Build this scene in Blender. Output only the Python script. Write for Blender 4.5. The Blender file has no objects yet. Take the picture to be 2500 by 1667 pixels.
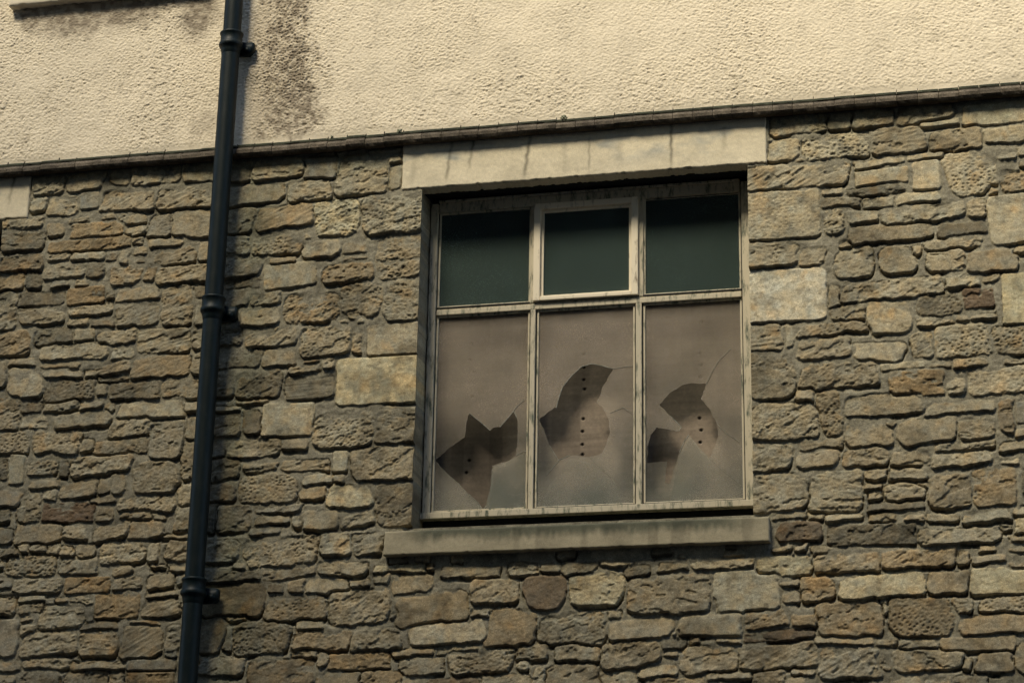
import bpy, bmesh, math, random
import numpy as np
from mathutils import Matrix, Vector

# ------------------------------------------------------------------ camera, sky, sun, exposure
scene = bpy.context.scene
COL = scene.collection
YAW, PITCH, ROLL, FPX = -0.23919821, 0.31906697, 0.01778103, 5412.86
cam_data = bpy.data.cameras.new("camera")
cam = bpy.data.objects.new("camera", cam_data)
COL.objects.link(cam)
cam_data.sensor_fit = 'HORIZONTAL'
cam_data.sensor_width = 36.0
cam_data.lens = 36.0 * FPX / 2500.0
cam_data.clip_start = 0.1
cam_data.clip_end = 2000
fw = Vector((math.sin(YAW) * math.cos(PITCH), math.cos(YAW) * math.cos(PITCH), math.sin(PITCH)))
rt = Vector((math.cos(YAW), -math.sin(YAW), 0))
up = rt.cross(fw)
r2 = rt * math.cos(ROLL) + up * math.sin(ROLL)
u2 = -rt * math.sin(ROLL) + up * math.cos(ROLL)
M = Matrix((r2, u2, -fw)).transposed().to_4x4()
M.translation = Vector((2.812, -11.5305, 1.6))
cam.matrix_world = M
scene.camera = cam

SUN_EL, SUN_AZ = math.radians(51), math.radians(-20)     # azimuth measured from straight in front of the wall, negative = from the left
world = bpy.data.worlds.new("World")
scene.world = world
world.use_nodes = True
wn = world.node_tree
bg = wn.nodes['Background']
sky = wn.nodes.new('ShaderNodeTexSky')
sky.sky_type = 'NISHITA'
sky.sun_disc = False
sky.sun_elevation = SUN_EL
sky.sun_rotation = math.pi + SUN_AZ * -1
sky.air_density = 1.0
sky.dust_density = 1.0
wn.links.new(sky.outputs[0], bg.inputs[0])
bg.inputs[1].default_value = 0.07
sd = bpy.data.lights.new("sun", 'SUN')
sd.energy = 1.5
sd.angle = math.radians(19)
sd.color = (1.0, 0.90, 0.68)
sun = bpy.data.objects.new("sun", sd)
COL.objects.link(sun)
sdir = Vector((math.sin(SUN_AZ) * math.cos(SUN_EL), -math.cos(SUN_AZ) * math.cos(SUN_EL), math.sin(SUN_EL)))  # towards the sun
sun.rotation_euler = sdir.to_track_quat('Z', 'Y').to_euler()
sun.location = sdir * 30
scene.view_settings.view_transform = 'Standard'
scene.view_settings.look = 'None'
scene.view_settings.gamma = 1
scene.view_settings.exposure = 2.05

# ------------------------------------------------------------------ small helpers
random.seed(7)
RNG = np.random.default_rng(11)

def noise(x, y, seed=0):
    """smooth value noise, about -1..1, any array shape"""
    xi = np.floor(x).astype(np.int64); yi = np.floor(y).astype(np.int64)
    fx = x - xi; fy = y - yi
    fx = fx * fx * fx * (fx * (fx * 6 - 15) + 10); fy = fy * fy * fy * (fy * (fy * 6 - 15) + 10)
    def h(a, b):
        n = (a * 374761393 + b * 668265263 + seed * 974634777) & 0x7fffffff
        n = ((n ^ (n >> 13)) * 1274126177) & 0x7fffffff
        n = ((n ^ (n >> 16)) * 1103515245) & 0x7fffffff
        return ((n >> 8) & 0xffff) / 32767.5 - 1.0
    a = h(xi, yi); b = h(xi + 1, yi); c = h(xi, yi + 1); d = h(xi + 1, yi + 1)
    return (a + (b - a) * fx) * (1 - fy) + (c + (d - c) * fx) * fy

def fbm(x, y, seed=0, o=3, g=0.5):
    s = 0; a = 1; t = 0
    for i in range(o):
        c, q = math.cos(0.7 * i), math.sin(0.7 * i)
        s = s + a * noise((x * c - y * q) * 2 ** i, (x * q + y * c) * 2 ** i, seed + i * 17); t += a; a *= g
    return s / t

def cells(x, y, seed=0):
    """distance to the nearest jittered point, in cell units"""
    xi = np.floor(x).astype(np.int64); yi = np.floor(y).astype(np.int64)
    best = np.full(x.shape, 9.0)
    for dx in (-1, 0, 1):
        for dy in (-1, 0, 1):
            a = xi + dx; b = yi + dy
            n = (a * 374761393 + b * 668265263 + seed * 974634777) & 0x7fffffff
            n = ((n ^ (n >> 13)) * 1274126177) & 0x7fffffff
            px = a + ((n >> 4) & 1023) / 1023.0; py = b + ((n >> 15) & 1023) / 1023.0
            best = np.minimum(best, np.hypot(px - x, py - y))
    return best

def sstep(a, b, x):
    t = np.clip((x - a) / (b - a), 0, 1)
    return t * t * (3 - 2 * t)

def grid_mesh(name, X, Y, Z, C, mat, parent, keep=None, smooth=True, extra=None):
    """X, Y, Z, C on a (rows, cols) lattice -> one mesh; keep masks the quads; extra = (verts, faces, cols) appended"""
    nz, nx = X.shape
    co = np.stack([X, Y, Z], -1).reshape(-1, 3)
    cols = C.reshape(-1, 3)
    i = np.arange((nz - 1) * nx).reshape(nz - 1, nx)[:, :-1]
    q = np.stack([i, i + 1, i + nx + 1, i + nx], -1)
    q = q[keep] if keep is not None else q.reshape(-1, 4)
    q = q.reshape(-1, 4)
    if extra is not None:
        ev, ef, ec = extra
        ef = np.where(ef < 0, -ef - 1 + len(co), ef) if False else ef
        co = np.concatenate([co, ev]); cols = np.concatenate([cols, ec]); q = np.concatenate([q, ef])
    used = np.zeros(len(co), bool); used[q.reshape(-1)] = True
    remap = np.cumsum(used) - 1
    co = co[used]; cols = cols[used]; q = remap[q]
    me = bpy.data.meshes.new(name)
    me.vertices.add(len(co)); me.vertices.foreach_set('co', co.astype(np.float32).reshape(-1))
    me.loops.add(q.size); me.loops.foreach_set('vertex_index', q.reshape(-1).astype(np.int32))
    me.polygons.add(len(q))
    me.polygons.foreach_set('loop_start', np.arange(0, q.size, 4, dtype=np.int32))
    me.polygons.foreach_set('loop_total', np.full(len(q), 4, np.int32))
    me.polygons.foreach_set('use_smooth', np.full(len(q), smooth, bool))
    me.update(calc_edges=True)
    at = me.color_attributes.new('tint', 'FLOAT_COLOR', 'POINT')
    at.data.foreach_set('color', np.concatenate([cols, np.ones((len(cols), 1))], 1).astype(np.float32).reshape(-1))
    me.materials.append(mat)
    o = bpy.data.objects.new(name, me); COL.objects.link(o)
    if parent: o.parent = parent
    return o

def border(X, Y, Z, C, yback):
    """walls from the rim of a lattice back to y = yback"""
    nz, nx = X.shape
    idx = np.arange(nz * nx).reshape(nz, nx)
    ring = np.concatenate([idx[0, :], idx[1:, -1], idx[-1, -2::-1], idx[-2:0:-1, 0]])
    flat = np.stack([X, Y, Z], -1).reshape(-1, 3); cf = C.reshape(-1, 3)
    ev = []; ef = []; prev = ring; base = nz * nx
    for k in (0.35, 1.0):
        v = flat[ring].copy(); v[:, 1] = v[:, 1] * (1 - k) + yback * k
        ids = base + np.arange(len(ring)); base += len(ring)
        a = prev; b = np.roll(prev, -1); c = np.roll(ids, -1); d = ids
        ef.append(np.stack([a, d, c, b], -1)); ev.append(v); prev = ids
    return np.concatenate(ev), np.concatenate(ef), np.tile(cf[ring], (2, 1))

def obj(name, bm, mat, parent=None, smooth=False, mat2=None):
    me = bpy.data.meshes.new(name)
    bmesh.ops.recalc_face_normals(bm, faces=bm.faces)
    bm.to_mesh(me); bm.free()
    me.materials.append(mat)
    if mat2: me.materials.append(mat2)
    if smooth:
        me.polygons.foreach_set('use_smooth', [True] * len(me.polygons))
    o = bpy.data.objects.new(name, me); COL.objects.link(o)
    if parent: o.parent = parent
    return o

def box(bm, x0, x1, y0, y1, z0, z1, bev=0.0):
    r = bmesh.ops.create_cube(bm, size=1)
    for v in r['verts']:
        v.co = Vector(((x0 + x1) / 2 + v.co.x * (x1 - x0), (y0 + y1) / 2 + v.co.y * (y1 - y0), (z0 + z1) / 2 + v.co.z * (z1 - z0)))
    if bev:
        es = list({e for v in r['verts'] for e in v.link_edges})
        bmesh.ops.bevel(bm, geom=es, offset=bev, segments=2, affect='EDGES', profile=0.6)

def nodes(mat):
    mat.use_nodes = True
    return mat.node_tree.nodes, mat.node_tree.links

def N(nt, kind, **kw):
    n = nt.new(kind)
    for k, v in kw.items():
        if k in n.inputs.keys(): n.inputs[k].default_value = v
        else: setattr(n, k, v)
    return n

def masonry_mat(name, bump=0.4, scale=140, rough=0.9, var=0.35):
    """colour from the mesh's own stone-by-stone tint, fine grain from noise"""
    m = bpy.data.materials.new(name); nt, ln = nodes(m)
    b = nt['Principled BSDF']; b.inputs['Roughness'].default_value = rough
    b.inputs['Specular IOR Level'].default_value = 0.2
    at = nt.new('ShaderNodeAttribute'); at.attribute_name = 'tint'
    tc = nt.new('ShaderNodeTexCoord')
    n1 = N(nt, 'ShaderNodeTexNoise', Scale=scale, Detail=3.0, Roughness=0.65)
    n2 = N(nt, 'ShaderNodeTexNoise', Scale=scale * 0.22, Detail=4.0, Roughness=0.7)
    ln.new(tc.outputs['Object'], n1.inputs['Vector']); ln.new(tc.outputs['Object'], n2.inputs['Vector'])
    r1 = N(nt, 'ShaderNodeMapRange'); r1.inputs[1].default_value = 0.3; r1.inputs[2].default_value = 0.7
    r1.inputs[3].default_value = 1 - var; r1.inputs[4].default_value = 1 + var
    ln.new(n1.outputs['Fac'], r1.inputs[0])
    r2_ = N(nt, 'ShaderNodeMapRange'); r2_.inputs[1].default_value = 0.3; r2_.inputs[2].default_value = 0.7
    r2_.inputs[3].default_value = 1 - var * 0.7; r2_.inputs[4].default_value = 1 + var * 0.7
    ln.new(n2.outputs['Fac'], r2_.inputs[0])
    mu = N(nt, 'ShaderNodeMath', operation='MULTIPLY'); ln.new(r1.outputs[0], mu.inputs[0]); ln.new(r2_.outputs[0], mu.inputs[1])
    vm = N(nt, 'ShaderNodeVectorMath', operation='SCALE'); ln.new(at.outputs['Color'], vm.inputs[0]); ln.new(mu.outputs[0], vm.inputs['Scale'])
    ln.new(vm.outputs[0], b.inputs['Base Color'])
    bp = N(nt, 'ShaderNodeBump', Strength=bump, Distance=0.004)
    ln.new(n1.outputs['Fac'], bp.inputs['Height']); ln.new(bp.outputs[0], b.inputs['Normal'])
    return m

def paint_mat(name, col, col2, rough=0.6, scale=30, streak=1.0, thr=(0.45, 0.62), spec=0.3, bump=0.15):
    """paint over dirt: two colours mixed by a vertically stretched noise"""
    m = bpy.data.materials.new(name); nt, ln = nodes(m)
    b = nt['Principled BSDF']; b.inputs['Roughness'].default_value = rough; b.inputs['Specular IOR Level'].default_value = spec
    tc = nt.new('ShaderNodeTexCoord'); mp = nt.new('ShaderNodeMapping'); mp.inputs['Scale'].default_value = (1, 1, streak)
    ln.new(tc.outputs['Object'], mp.inputs['Vector'])
    n1 = N(nt, 'ShaderNodeTexNoise', Scale=scale, Detail=5.0, Roughness=0.7); ln.new(mp.outputs[0], n1.inputs['Vector'])
    r = nt.new('ShaderNodeMapRange'); r.inputs[1].default_value = thr[0]; r.inputs[2].default_value = thr[1]; ln.new(n1.outputs['Fac'], r.inputs[0])
    mx = N(nt, 'ShaderNodeMix', data_type='RGBA'); mx.inputs[6].default_value = (*col, 1); mx.inputs[7].default_value = (*col2, 1)
    ln.new(r.outputs[0], mx.inputs[0]); ln.new(mx.outputs[2], b.inputs['Base Color'])
    bp = N(nt, 'ShaderNodeBump', Strength=bump, Distance=0.003); ln.new(n1.outputs['Fac'], bp.inputs['Height']); ln.new(bp.outputs[0], b.inputs['Normal'])
    return m

def tag(o, label=None, cat=None, group=None, kind=None):
    for k, v in (('label', label), ('category', cat), ('group', group), ('kind', kind)):
        if v: o[k] = v
STONES = '''-3167 6641 236 289 0 ls;-2919 6689 211 139 0 n;-2678 6697 249 125 0 n;-2966 6572 109 98 0 l;-2810 6550 196 138 0 l;-2638 6572 114 114 0 gs;-2450 6718 134 128 0 n;-2222 6711 308 131 0 n;-1918 6703 269 143 0 n;-2392 6556 342 134 0 nt;-1996 6549 393 153 0 nt;-3069 6449 272 64 0 l;-3063 6339 291 124 0 d;-2840 6401 128 87 0 n;-2694 6453 121 40 0 n;-2499 6453 100 37 4 n;-2355 6434 172 66 0 n;-2574 6378 336 100 0 os;-2334 6351 142 73 8 n;-2172 6375 141 158 0 g;-1947 6373 303 181 0 n;-2614 6287 533 83 3 os;-2310 6285 69 43 0 n;-2120 6266 222 52 0 n;-2284 6224 99 49 0 n;-2066 6180 280 108 0 nt;-1849 6192 126 124 0 n;-1977 6055 388 110 0 n;-3051 6194 300 106 0 do;-3129 6084 202 112 0 o;-2962 6081 121 115 0 d;-2804 6215 141 56 0 n;-2618 6213 213 53 3 l;-2466 6204 86 49 0 d;-2383 6190 59 98 -10 n;-2768 6129 263 92 4 nt;-2562 6118 129 111 0 d;-2367 6075 197 130 0 n;-2211 6075 85 111 -5 o;-2284 6166 49 56 0 d;-3131 5898 161 236 0 l;-2896 5964 297 98 0 d;-2613 5957 238 120 4 os;-2455 5961 62 71 8 d;-2276 5947 281 84 2 n;-2032 5859 184 241 2 nt;-1859 5930 141 87 0 d;-1856 5801 125 134 0 n;-2275 5820 276 145 0 nt;-2575 5869 286 78 5 n;-2886 5849 289 107 0 n;-2639 5796 145 52 0 n;-3069 5684 243 159 0 o;-2795 5714 254 97 0 d;-2602 5712 123 71 0 ls;-2393 5693 254 102 4 l;-2098 5643 331 172 0 lt;-1849 5650 131 120 0 n;-2658 5613 423 103 0 l;-2351 5582 152 76 0 l;-2495 5785 157 58 0 d;-2985 5563 189 48 0 n;-2746 5533 266 43 0 n;-2738 5477 272 50 0 n;-2442 5491 299 79 3 n;-2404 5437 197 42 0 d;-2104 5489 372 145 2 ot;-1841 5499 133 144 0 n;-2955 5434 225 195 0 l;-3128 5496 90 161 0 n;-2667 5376 317 133 0 dh;-2471 5368 78 88 0 n;-2261 5353 321 113 0 d;-1930 5349 330 116 0 n;-3065 5261 168 216 0 nh;-2903 5278 135 63 0 dh;-2709 5276 209 60 5 n;-2525 5275 155 41 4 n;-2412 5258 61 44 0 n;-2148 5229 412 106 0 l;-1850 5237 158 65 0 n;-2875 5188 193 88 0 l;-2566 5191 343 88 4 n;-2273 5128 249 109 0 l;-2034 5050 206 228 0 g;-1854 5107 145 132 4 l;-1854 4924 157 223 8 n;-3018 5073 226 132 0 nh;-2720 5061 318 147 0 nh;-2523 5040 93 87 0 n;-2314 5018 342 93 0 n;-2960 4909 95 180 0 ls;-3067 4917 98 125 0 d;-2798 4926 175 118 0 nh;-2665 4911 58 124 0 d;-2435 4908 387 120 0 n;-2087 4825 281 198 0 n;-2771 4809 194 56 0 n;-2555 4772 240 110 0 nt;-2400 4782 67 95 0 n;-2312 4795 79 128 8 n;-1869 4705 165 136 5 l;-1869 4562 183 138 5 l;-2992 4736 211 111 0 g;-3031 4635 114 83 0 d;-2861 4674 139 175 0 n;-2735 4745 106 65 0 n;-2612 4635 339 110 -2 rs;-2415 4695 150 46 8 n;-2387 4618 105 88 0 n;-2136 4669 362 97 0 l;-2195 4598 195 48 3 n;-2053 4591 75 36 0 n;-2789 4517 305 116 0 n;-3013 4511 126 98 0 d;-2559 4520 137 79 0 n;-2333 4515 227 96 8 n;-2122 4510 188 102 4 n;-1899 4471 242 30 0 n;-1885 4384 226 119 0 n;-2071 4379 72 107 -4 l;-2256 4389 279 126 0 lh;-2255 4294 135 66 10 n;-2877 4439 74 49 0 n;-2788 4440 99 39 0 n;-2684 4423 86 66 0 n;-2596 4412 83 63 0 n;-2485 4412 108 84 0 n;-2957 4411 103 49 5 d;-2818 4330 314 134 0 nh;-2517 4313 237 93 0 n;-2026 4298 99 24 0 n;-1872 4280 201 41 0 n;-2008 4217 167 83 7 n;-2768 4207 312 78 0 n;-2988 4238 122 72 0 g;-2457 4203 274 94 0 os;-2217 4211 184 74 2 n;-2004 4138 195 35 3 n;-2795 4137 162 29 0 ls;-2961 4110 150 122 0 n;-2792 4078 152 62 0 n;-2820 4023 86 33 0 n;-2807 3956 105 53 0 n;-2606 4030 274 142 4 n;-2606 4124 76 36 0 n;-2486 4119 151 50 0 n;-2269 4077 271 144 0 os;-2003 4060 222 97 4 nt;-2941 3913 153 216 0 g;-2660 3876 352 144 4 n;-2368 3970 231 50 2 d;-2361 3866 233 134 0 o;-2090 3983 161 26 0 n;-2103 3871 240 180 3 nt;-1927 3872 77 180 -4 g;-2915 3756 174 67 0 n;-2676 3759 279 55 0 n;-2706 3658 257 96 0 d;-2920 3659 145 87 0 n;-2363 3743 332 55 0 n;-2426 3659 267 87 0 n;-2241 3654 92 84 0 n;-2037 3737 285 58 0 gs;-2039 3646 284 100 0 os;-1707 6696 195 160 0 d;-1447 6688 313 132 3 n;-1182 6664 198 125 0 gs;-918 6597 311 248 0 l;-719 6688 75 46 0 n;-716 6578 74 156 0 l;-1260 6772 122 33 3 g;-1145 6767 96 50 0 g;-988 6761 200 43 3 g;-781 6759 208 59 3 g;-1593 6534 404 128 4 n;-1244 6533 277 134 2 l;-1379 6378 348 146 3 ot;-1065 6341 267 242 3 yh;-728 6345 371 241 0 lh;-1679 6369 210 150 0 n;-1688 6212 174 127 0 g;-1431 6213 328 152 3 nh;-1237 6253 60 84 0 n;-1146 6163 233 109 2 l;-941 6158 153 102 3 n;-683 6074 266 276 0 nh;-1645 6074 256 119 0 g;-1637 5970 258 64 2 d;-1386 6098 165 42 6 n;-1335 6004 313 153 4 ls;-983 5999 318 121 3 o;-933 6079 162 35 4 n;-1701 5880 246 115 3 d;-1479 5867 180 86 3 n;-1193 5795 341 180 2 oh;-1505 5756 250 101 3 n;-893 5816 251 210 0 nh;-1002 5712 68 56 0 l;-889 5708 41 51 0 ls;-661 5800 196 237 0 nh;-1430 5630 320 124 2 nt;-1720 5640 241 101 0 d;-1097 5586 307 190 2 nh;-910 5564 58 130 -4 n;-694 5572 302 185 0 ls;-1659 5508 347 119 0 d;-1376 5500 200 109 0 n;-1182 5465 105 26 0 n;-1077 5447 93 62 0 n;-1221 5424 198 50 3 n;-784 5331 473 277 2 ys;-1733 5358 180 153 0 d;-1495 5344 276 167 0 dh;-1183 5314 300 154 0 dt;-1528 5245 187 29 0 n;-1303 5128 309 202 0 ls;-1703 5209 220 34 0 n;-1696 5110 222 144 0 d;-1521 5127 106 147 0 d;-965 5052 354 221 3 lh;-669 5061 223 214 0 n;-1722 4971 91 119 0 d;-1507 4968 325 109 2 n;-1248 4977 166 61 2 n;-745 4842 336 194 0 n;-979 4862 83 115 0 ls;-1182 4851 278 72 0 nt;-1455 4853 219 45 0 n;-1678 4844 186 121 0 d;-1676 4714 173 102 0 d;-1399 4725 340 171 0 nh;-1109 4763 196 57 0 l;-976 4763 65 51 0 n;-1135 4688 149 71 5 n;-914 4660 263 133 2 y;-668 4602 190 244 0 nd;-1333 4607 287 48 2 g;-1363 4540 201 53 3 n;-1599 4560 209 152 0 ds;-1747 4568 74 162 0 d;-1212 4527 58 80 0 n;-1076 4529 208 112 0 n;-859 4526 191 76 10 n;-1411 4480 183 47 0 g;-1681 4372 243 136 0 g;-1312 4356 457 170 3 nh;-988 4391 175 135 0 l;-802 4385 184 131 0 nt;-940 4249 298 81 0 n;-1608 4224 369 62 2 d;-1259 4233 307 61 3 n;-612 4234 297 43 2 y;-1569 4086 368 183 2 od;-1323 4153 112 55 0 d;-1200 4158 87 73 0 n;-1029 4153 253 90 0 l;-835 4162 118 46 3 n;-706 4176 83 50 0 n;-539 4141 249 103 3 n;-1201 4036 365 137 0 oh;-837 4030 348 200 3 n;-1693 3892 158 191 0 d;-1399 3868 336 175 0 dh;-1123 3938 158 43 2 n;-1041 3851 343 108 0 o;-732 3845 294 115 2 n;-1620 3722 280 106 0 g;-1264 3671 377 161 0 do;-1146 3770 142 31 0 n;-1036 3741 57 79 0 n;-823 3724 340 85 0 os;-951 3623 264 101 0 n;-695 3619 234 103 0 o;-1560 3979 130 26 0 n;-428 4008 419 179 4 o;-326 3870 421 121 3 l;-526 3774 232 42 4 o;-265 3780 250 39 3 n;-475 3693 257 95 2 n;-208 4205 336 63 -2 nt;86 4206 178 74 0 n;-65 4089 278 125 -1 n;215 4076 224 189 0 r;493 4085 298 186 3 y;243 4214 108 46 0 n;397 4194 184 76 -2 n;596 4221 185 29 0 n;-155 3977 106 48 0 n;28 3893 263 206 0 o;364 3876 377 169 2 nh;601 3945 82 47 0 n;736 3867 360 116 2 n;-139 3710 359 132 2 nh;147 3755 181 89 3 n;104 3693 71 66 0 l;398 3741 243 88 0 n;684 3722 329 142 3 n;373 3611 284 134 0 n;620 3592 203 106 2 n;12 3596 274 88 0 n;-293 3587 314 58 0 r;-511 3594 121 61 0 n;194 3614 67 132 -10 l;716 4177 145 70 0 d;918 4190 180 53 2 d;1179 4204 313 61 2 n;894 4049 453 219 2 n;1303 4045 352 226 -1 ls;1143 3981 38 66 0 n;1511 4177 309 102 2 yn;1526 4090 113 29 0 n;1535 4018 86 71 0 n;1670 4050 177 137 0 o;1106 3874 351 129 0 n;1409 3899 247 109 3 o;1472 3812 375 57 3 r;1602 3880 134 76 0 o;910 3775 140 52 2 d;899 3721 74 35 0 n;917 3833 38 29 0 n;1021 3781 60 39 4 n;1214 3782 130 27 0 n;1102 3692 299 143 2 n;1463 3692 412 129 2 nt;833 3644 190 68 3 l;1594 3611 125 43 3 n;1205 3597 251 40 2 n;1413 3574 176 83 3 n;940 3565 267 68 0 o;1505 4268 109 27 4 n;1604 4267 57 28 8 n;1708 4246 97 61 4 n;1971 4325 462 110 0 ds;2423 4306 427 79 0 n;1839 4191 333 107 2 n;2206 4194 385 95 1 o;2437 4190 57 76 -8 n;2567 4174 171 38 0 n;2739 4147 160 65 0 od;2743 4220 160 32 0 n;2564 4231 78 43 2 n;2007 4056 442 128 2 y;2356 4063 219 113 0 n;2630 4060 318 137 0 ys;1848 3882 339 176 0 no;2041 3940 42 76 8 n;2215 3883 340 206 0 oh;2418 3941 114 77 0 n;2659 3937 296 76 0 nh;2600 3831 403 103 0 o;1819 3770 307 40 -2 n;1836 3657 327 163 0 gt;2029 3752 105 43 -4 n;2179 3746 190 48 -2 n;2488 3735 376 74 1 ns;2237 3658 353 109 2 n;2015 3649 73 80 0 n;2429 3628 41 58 0 n;2573 3634 194 108 -2 n;2734 3651 114 170 0 n;2122 3547 164 82 4 n;2376 3539 319 76 0 g;1637 6710 314 135 2 nh;1871 6710 143 119 0 n;2065 6711 232 121 2 n;2342 6711 302 108 3 n;2732 6672 372 125 2 ls;2422 6646 209 34 3 ls;1562 6552 181 137 0 l;1859 6552 368 149 3 lh;2201 6561 286 148 2 nt;2508 6543 288 138 3 n;1640 6390 565 146 3 lt;2083 6441 278 48 2 l;2337 6452 195 34 2 ls;2091 6350 284 89 2 ls;1826 6286 121 43 0 n;2053 6272 314 49 3 d;2336 6338 147 170 2 ls;2578 6328 280 253 0 lh;2830 6268 185 138 0 oh;1550 6167 395 283 2 lsh;1871 6218 214 61 0 n;2077 6203 187 61 4 l;2287 6215 230 64 4 l;1822 6100 135 144 0 lh;1988 6122 165 65 0 l;2315 6117 458 104 2 l;2136 6018 444 93 2 n;2674 6258 60 117 0 n;2769 6543 233 101 2 l;2773 6048 225 279 3 ls;2600 6127 85 108 0 l;2515 6009 259 80 2 dn;2466 5929 300 56 2 l;2661 5817 289 127 2 n;2820 5867 110 41 3 n;2505 5710 179 73 4 l;2647 5724 97 44 5 n;2583 5607 154 111 2 rs;2785 5588 150 296 0 ys;2491 5499 78 35 0 n;2602 5501 132 29 2 n;1484 5933 271 154 3 nt;1700 5909 155 111 0 n;1558 5690 427 301 2 Ls;1929 5857 225 182 2 l;2162 5857 186 161 0 l;2259 5912 72 63 0 n;2416 5831 202 118 0 l;2127 5686 550 115 3 l;1809 5670 64 131 0 n;1435 5453 168 148 0 nt;1564 5455 43 121 -4 l;1794 5486 366 74 3 nh;1888 5559 188 97 2 n;2101 5533 228 188 0 l;2369 5583 250 117 3 dh;2348 5487 214 38 3 n;1749 5372 293 135 0 nt;2035 5334 279 119 0 l;2269 5357 122 159 4 l;1829 5215 431 142 0 n;2169 5250 221 42 3 ls;2240 5148 297 146 2 os;1468 5229 238 266 0 n;2441 5124 112 103 4 n;1647 5113 119 69 4 n;1528 4973 358 207 0 n;1775 5006 121 264 3 oh;1718 4839 230 60 2 n;2056 5040 404 114 2 n;1460 4779 223 155 0 n;1697 4749 217 88 2 n;1978 4879 260 142 -2 n;2107 4932 81 34 -4 n;2283 4881 305 141 2 n;1956 4754 250 99 2 n;2183 4739 203 84 0 n;1493 4578 301 209 0 n;1794 4571 287 230 2 l;2010 4658 116 49 2 n;2172 4651 203 53 2 nt;1994 4593 99 34 2 n;2002 4540 80 50 0 n;2156 4550 211 95 0 n;2103 4476 285 53 3 d;2252 4587 53 33 0 n;1547 4444 180 32 2 n;1682 4438 84 35 0 n;1592 4360 233 113 2 r;1831 4426 183 32 2 l;2036 4417 152 47 2 n;2195 4410 90 50 0 n;2339 4405 177 41 0 n;2479 5373 296 185 2 lh;2744 5364 208 164 0 nh;2520 5251 174 60 4 n;2363 5248 129 37 0 n;2669 5132 332 148 2 lh;2764 5240 154 37 2 g;2471 5009 381 79 2 n;2696 4936 76 185 0 or;2783 4955 84 115 0 gs;2543 4879 183 118 2 n;2464 4790 305 45 3 n;2442 4719 304 75 2 l;2730 4773 170 58 2 n;2696 4694 100 36 2 l;2388 4549 217 183 0 n;2615 4561 230 210 2 on;2566 4409 246 66 2 l;2754 4434 86 49 0 l;2752 4350 80 98 0 y;2648 4339 83 19 2 n;2732 4277 111 38 0 n'''
# ------------------------------------------------------------------ materials
M_STONE = masonry_mat('rubble_sandstone', 0.5, 170, var=0.30)
M_DRESS = masonry_mat('dressed_sandstone', 0.3, 190, var=0.14)
M_STUCCO = masonry_mat('roughcast', 0.35, 160, var=0.06)
M_TILE = masonry_mat('weathered_tile', 0.5, 120, var=0.45)
M_IRON = paint_mat('cast_iron_paint', (0.0016, 0.0070, 0.0078), (0.009, 0.014, 0.013), rough=0.5, scale=22, streak=0.4, thr=(0.45, 0.7), spec=0.2, bump=0.25)
M_WOOD = paint_mat('peeling_cream_paint', (0.50, 0.44, 0.32), (0.09, 0.105, 0.075), rough=0.7, scale=34, streak=0.25, thr=(0.50, 0.66))
M_CASE = paint_mat('casement_cream_paint', (0.72, 0.63, 0.47), (0.24, 0.19, 0.13), rough=0.6, scale=26, streak=0.25, thr=(0.56, 0.70))
M_BLACK = paint_mat('black_timber_and_shade', (0.006, 0.008, 0.009), (0.014, 0.015, 0.014), rough=0.8)  # dark parts, and shade painted under the lintel and in frame grooves

# ------------------------------------------------------------------ setting
bm = bmesh.new()
bmesh.ops.create_grid(bm, x_segments=2, y_segments=2, size=150)
M_GROUND = paint_mat('asphalt', (0.035, 0.035, 0.036), (0.050, 0.048, 0.046), rough=0.9, scale=40)
g = obj('ground', bm, M_GROUND); tag(g, kind='structure')

# unseen terrace added behind the camera to keep low sky off the wall
def terrace(x0, x1, y0, hgt, label):
    o_ = bpy.data.objects.new('added_light_blocker', None); COL.objects.link(o_); o_.location = ((x0 + x1) / 2, y0, 0)
    tag(o_, label, 'building')
    cx_ = (x0 + x1) / 2
    bm_ = bmesh.new()
    wn_ = [(x0 + 1.6 + i_ * 3.1, .9 + f_ * 3.0) for f_ in range(int(hgt // 3)) for i_ in range(int((x1 - x0 - 2) // 3.1) + 1) if x0 + 1.6 + i_ * 3.1 + 1.1 < x1 - .5]
    gx_ = sorted({x0, x1} | {a for a, _ in wn_} | {a + 1.1 for a, _ in wn_}); gz_ = sorted({0, hgt} | {b_ for _, b_ in wn_} | {b_ + 1.6 for _, b_ in wn_})
    for a, a2 in zip(gx_[:-1], gx_[1:]):
        for c_, c2 in zip(gz_[:-1], gz_[1:]):
            if (a, c_) in wn_: continue
            bm_.faces.new([bm_.verts.new((xx - cx_, 0, zz)) for xx, zz in ((a, c_), (a2, c_), (a2, c2), (a, c2))])
    box(bm_, x0 - cx_, x1 - cx_, -8.0, -.25, 0, hgt - .01)
    obj('blocker_facade', bm_, M_FAR, o_)
    bm_ = bmesh.new()
    vs_ = [bm_.verts.new(v) for v in ((x0 - cx_ - .2, .3, hgt), (x1 - cx_ + .2, .3, hgt), (x1 - cx_ + .2, -4, hgt + 2.4), (x0 - cx_ - .2, -4, hgt + 2.4), (x0 - cx_ - .2, -8.3, hgt), (x1 - cx_ + .2, -8.3, hgt))]
    for f_ in ((0, 1, 2, 3), (3, 2, 5, 4), (0, 3, 4), (1, 5, 2), (0, 4, 5, 1)): bm_.faces.new([vs_[q_] for q_ in f_])
    obj('blocker_roof', bm_, M_SLATE, o_)
M_FAR = paint_mat('blocker_stone', (.07, .06, .046), (.035, .032, .027), rough=.95, scale=2)
M_SLATE = paint_mat('slate', (.05, .052, .056), (.035, .036, .04), rough=.8, scale=4)
terrace(-30, -7.2, -14.5, 26.0, 'unseen terrace block added to shade the wall, left part')
terrace(-7.2, 22, -14.5, 22.3, 'unseen terrace block added to shade the wall, right part')

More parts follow.
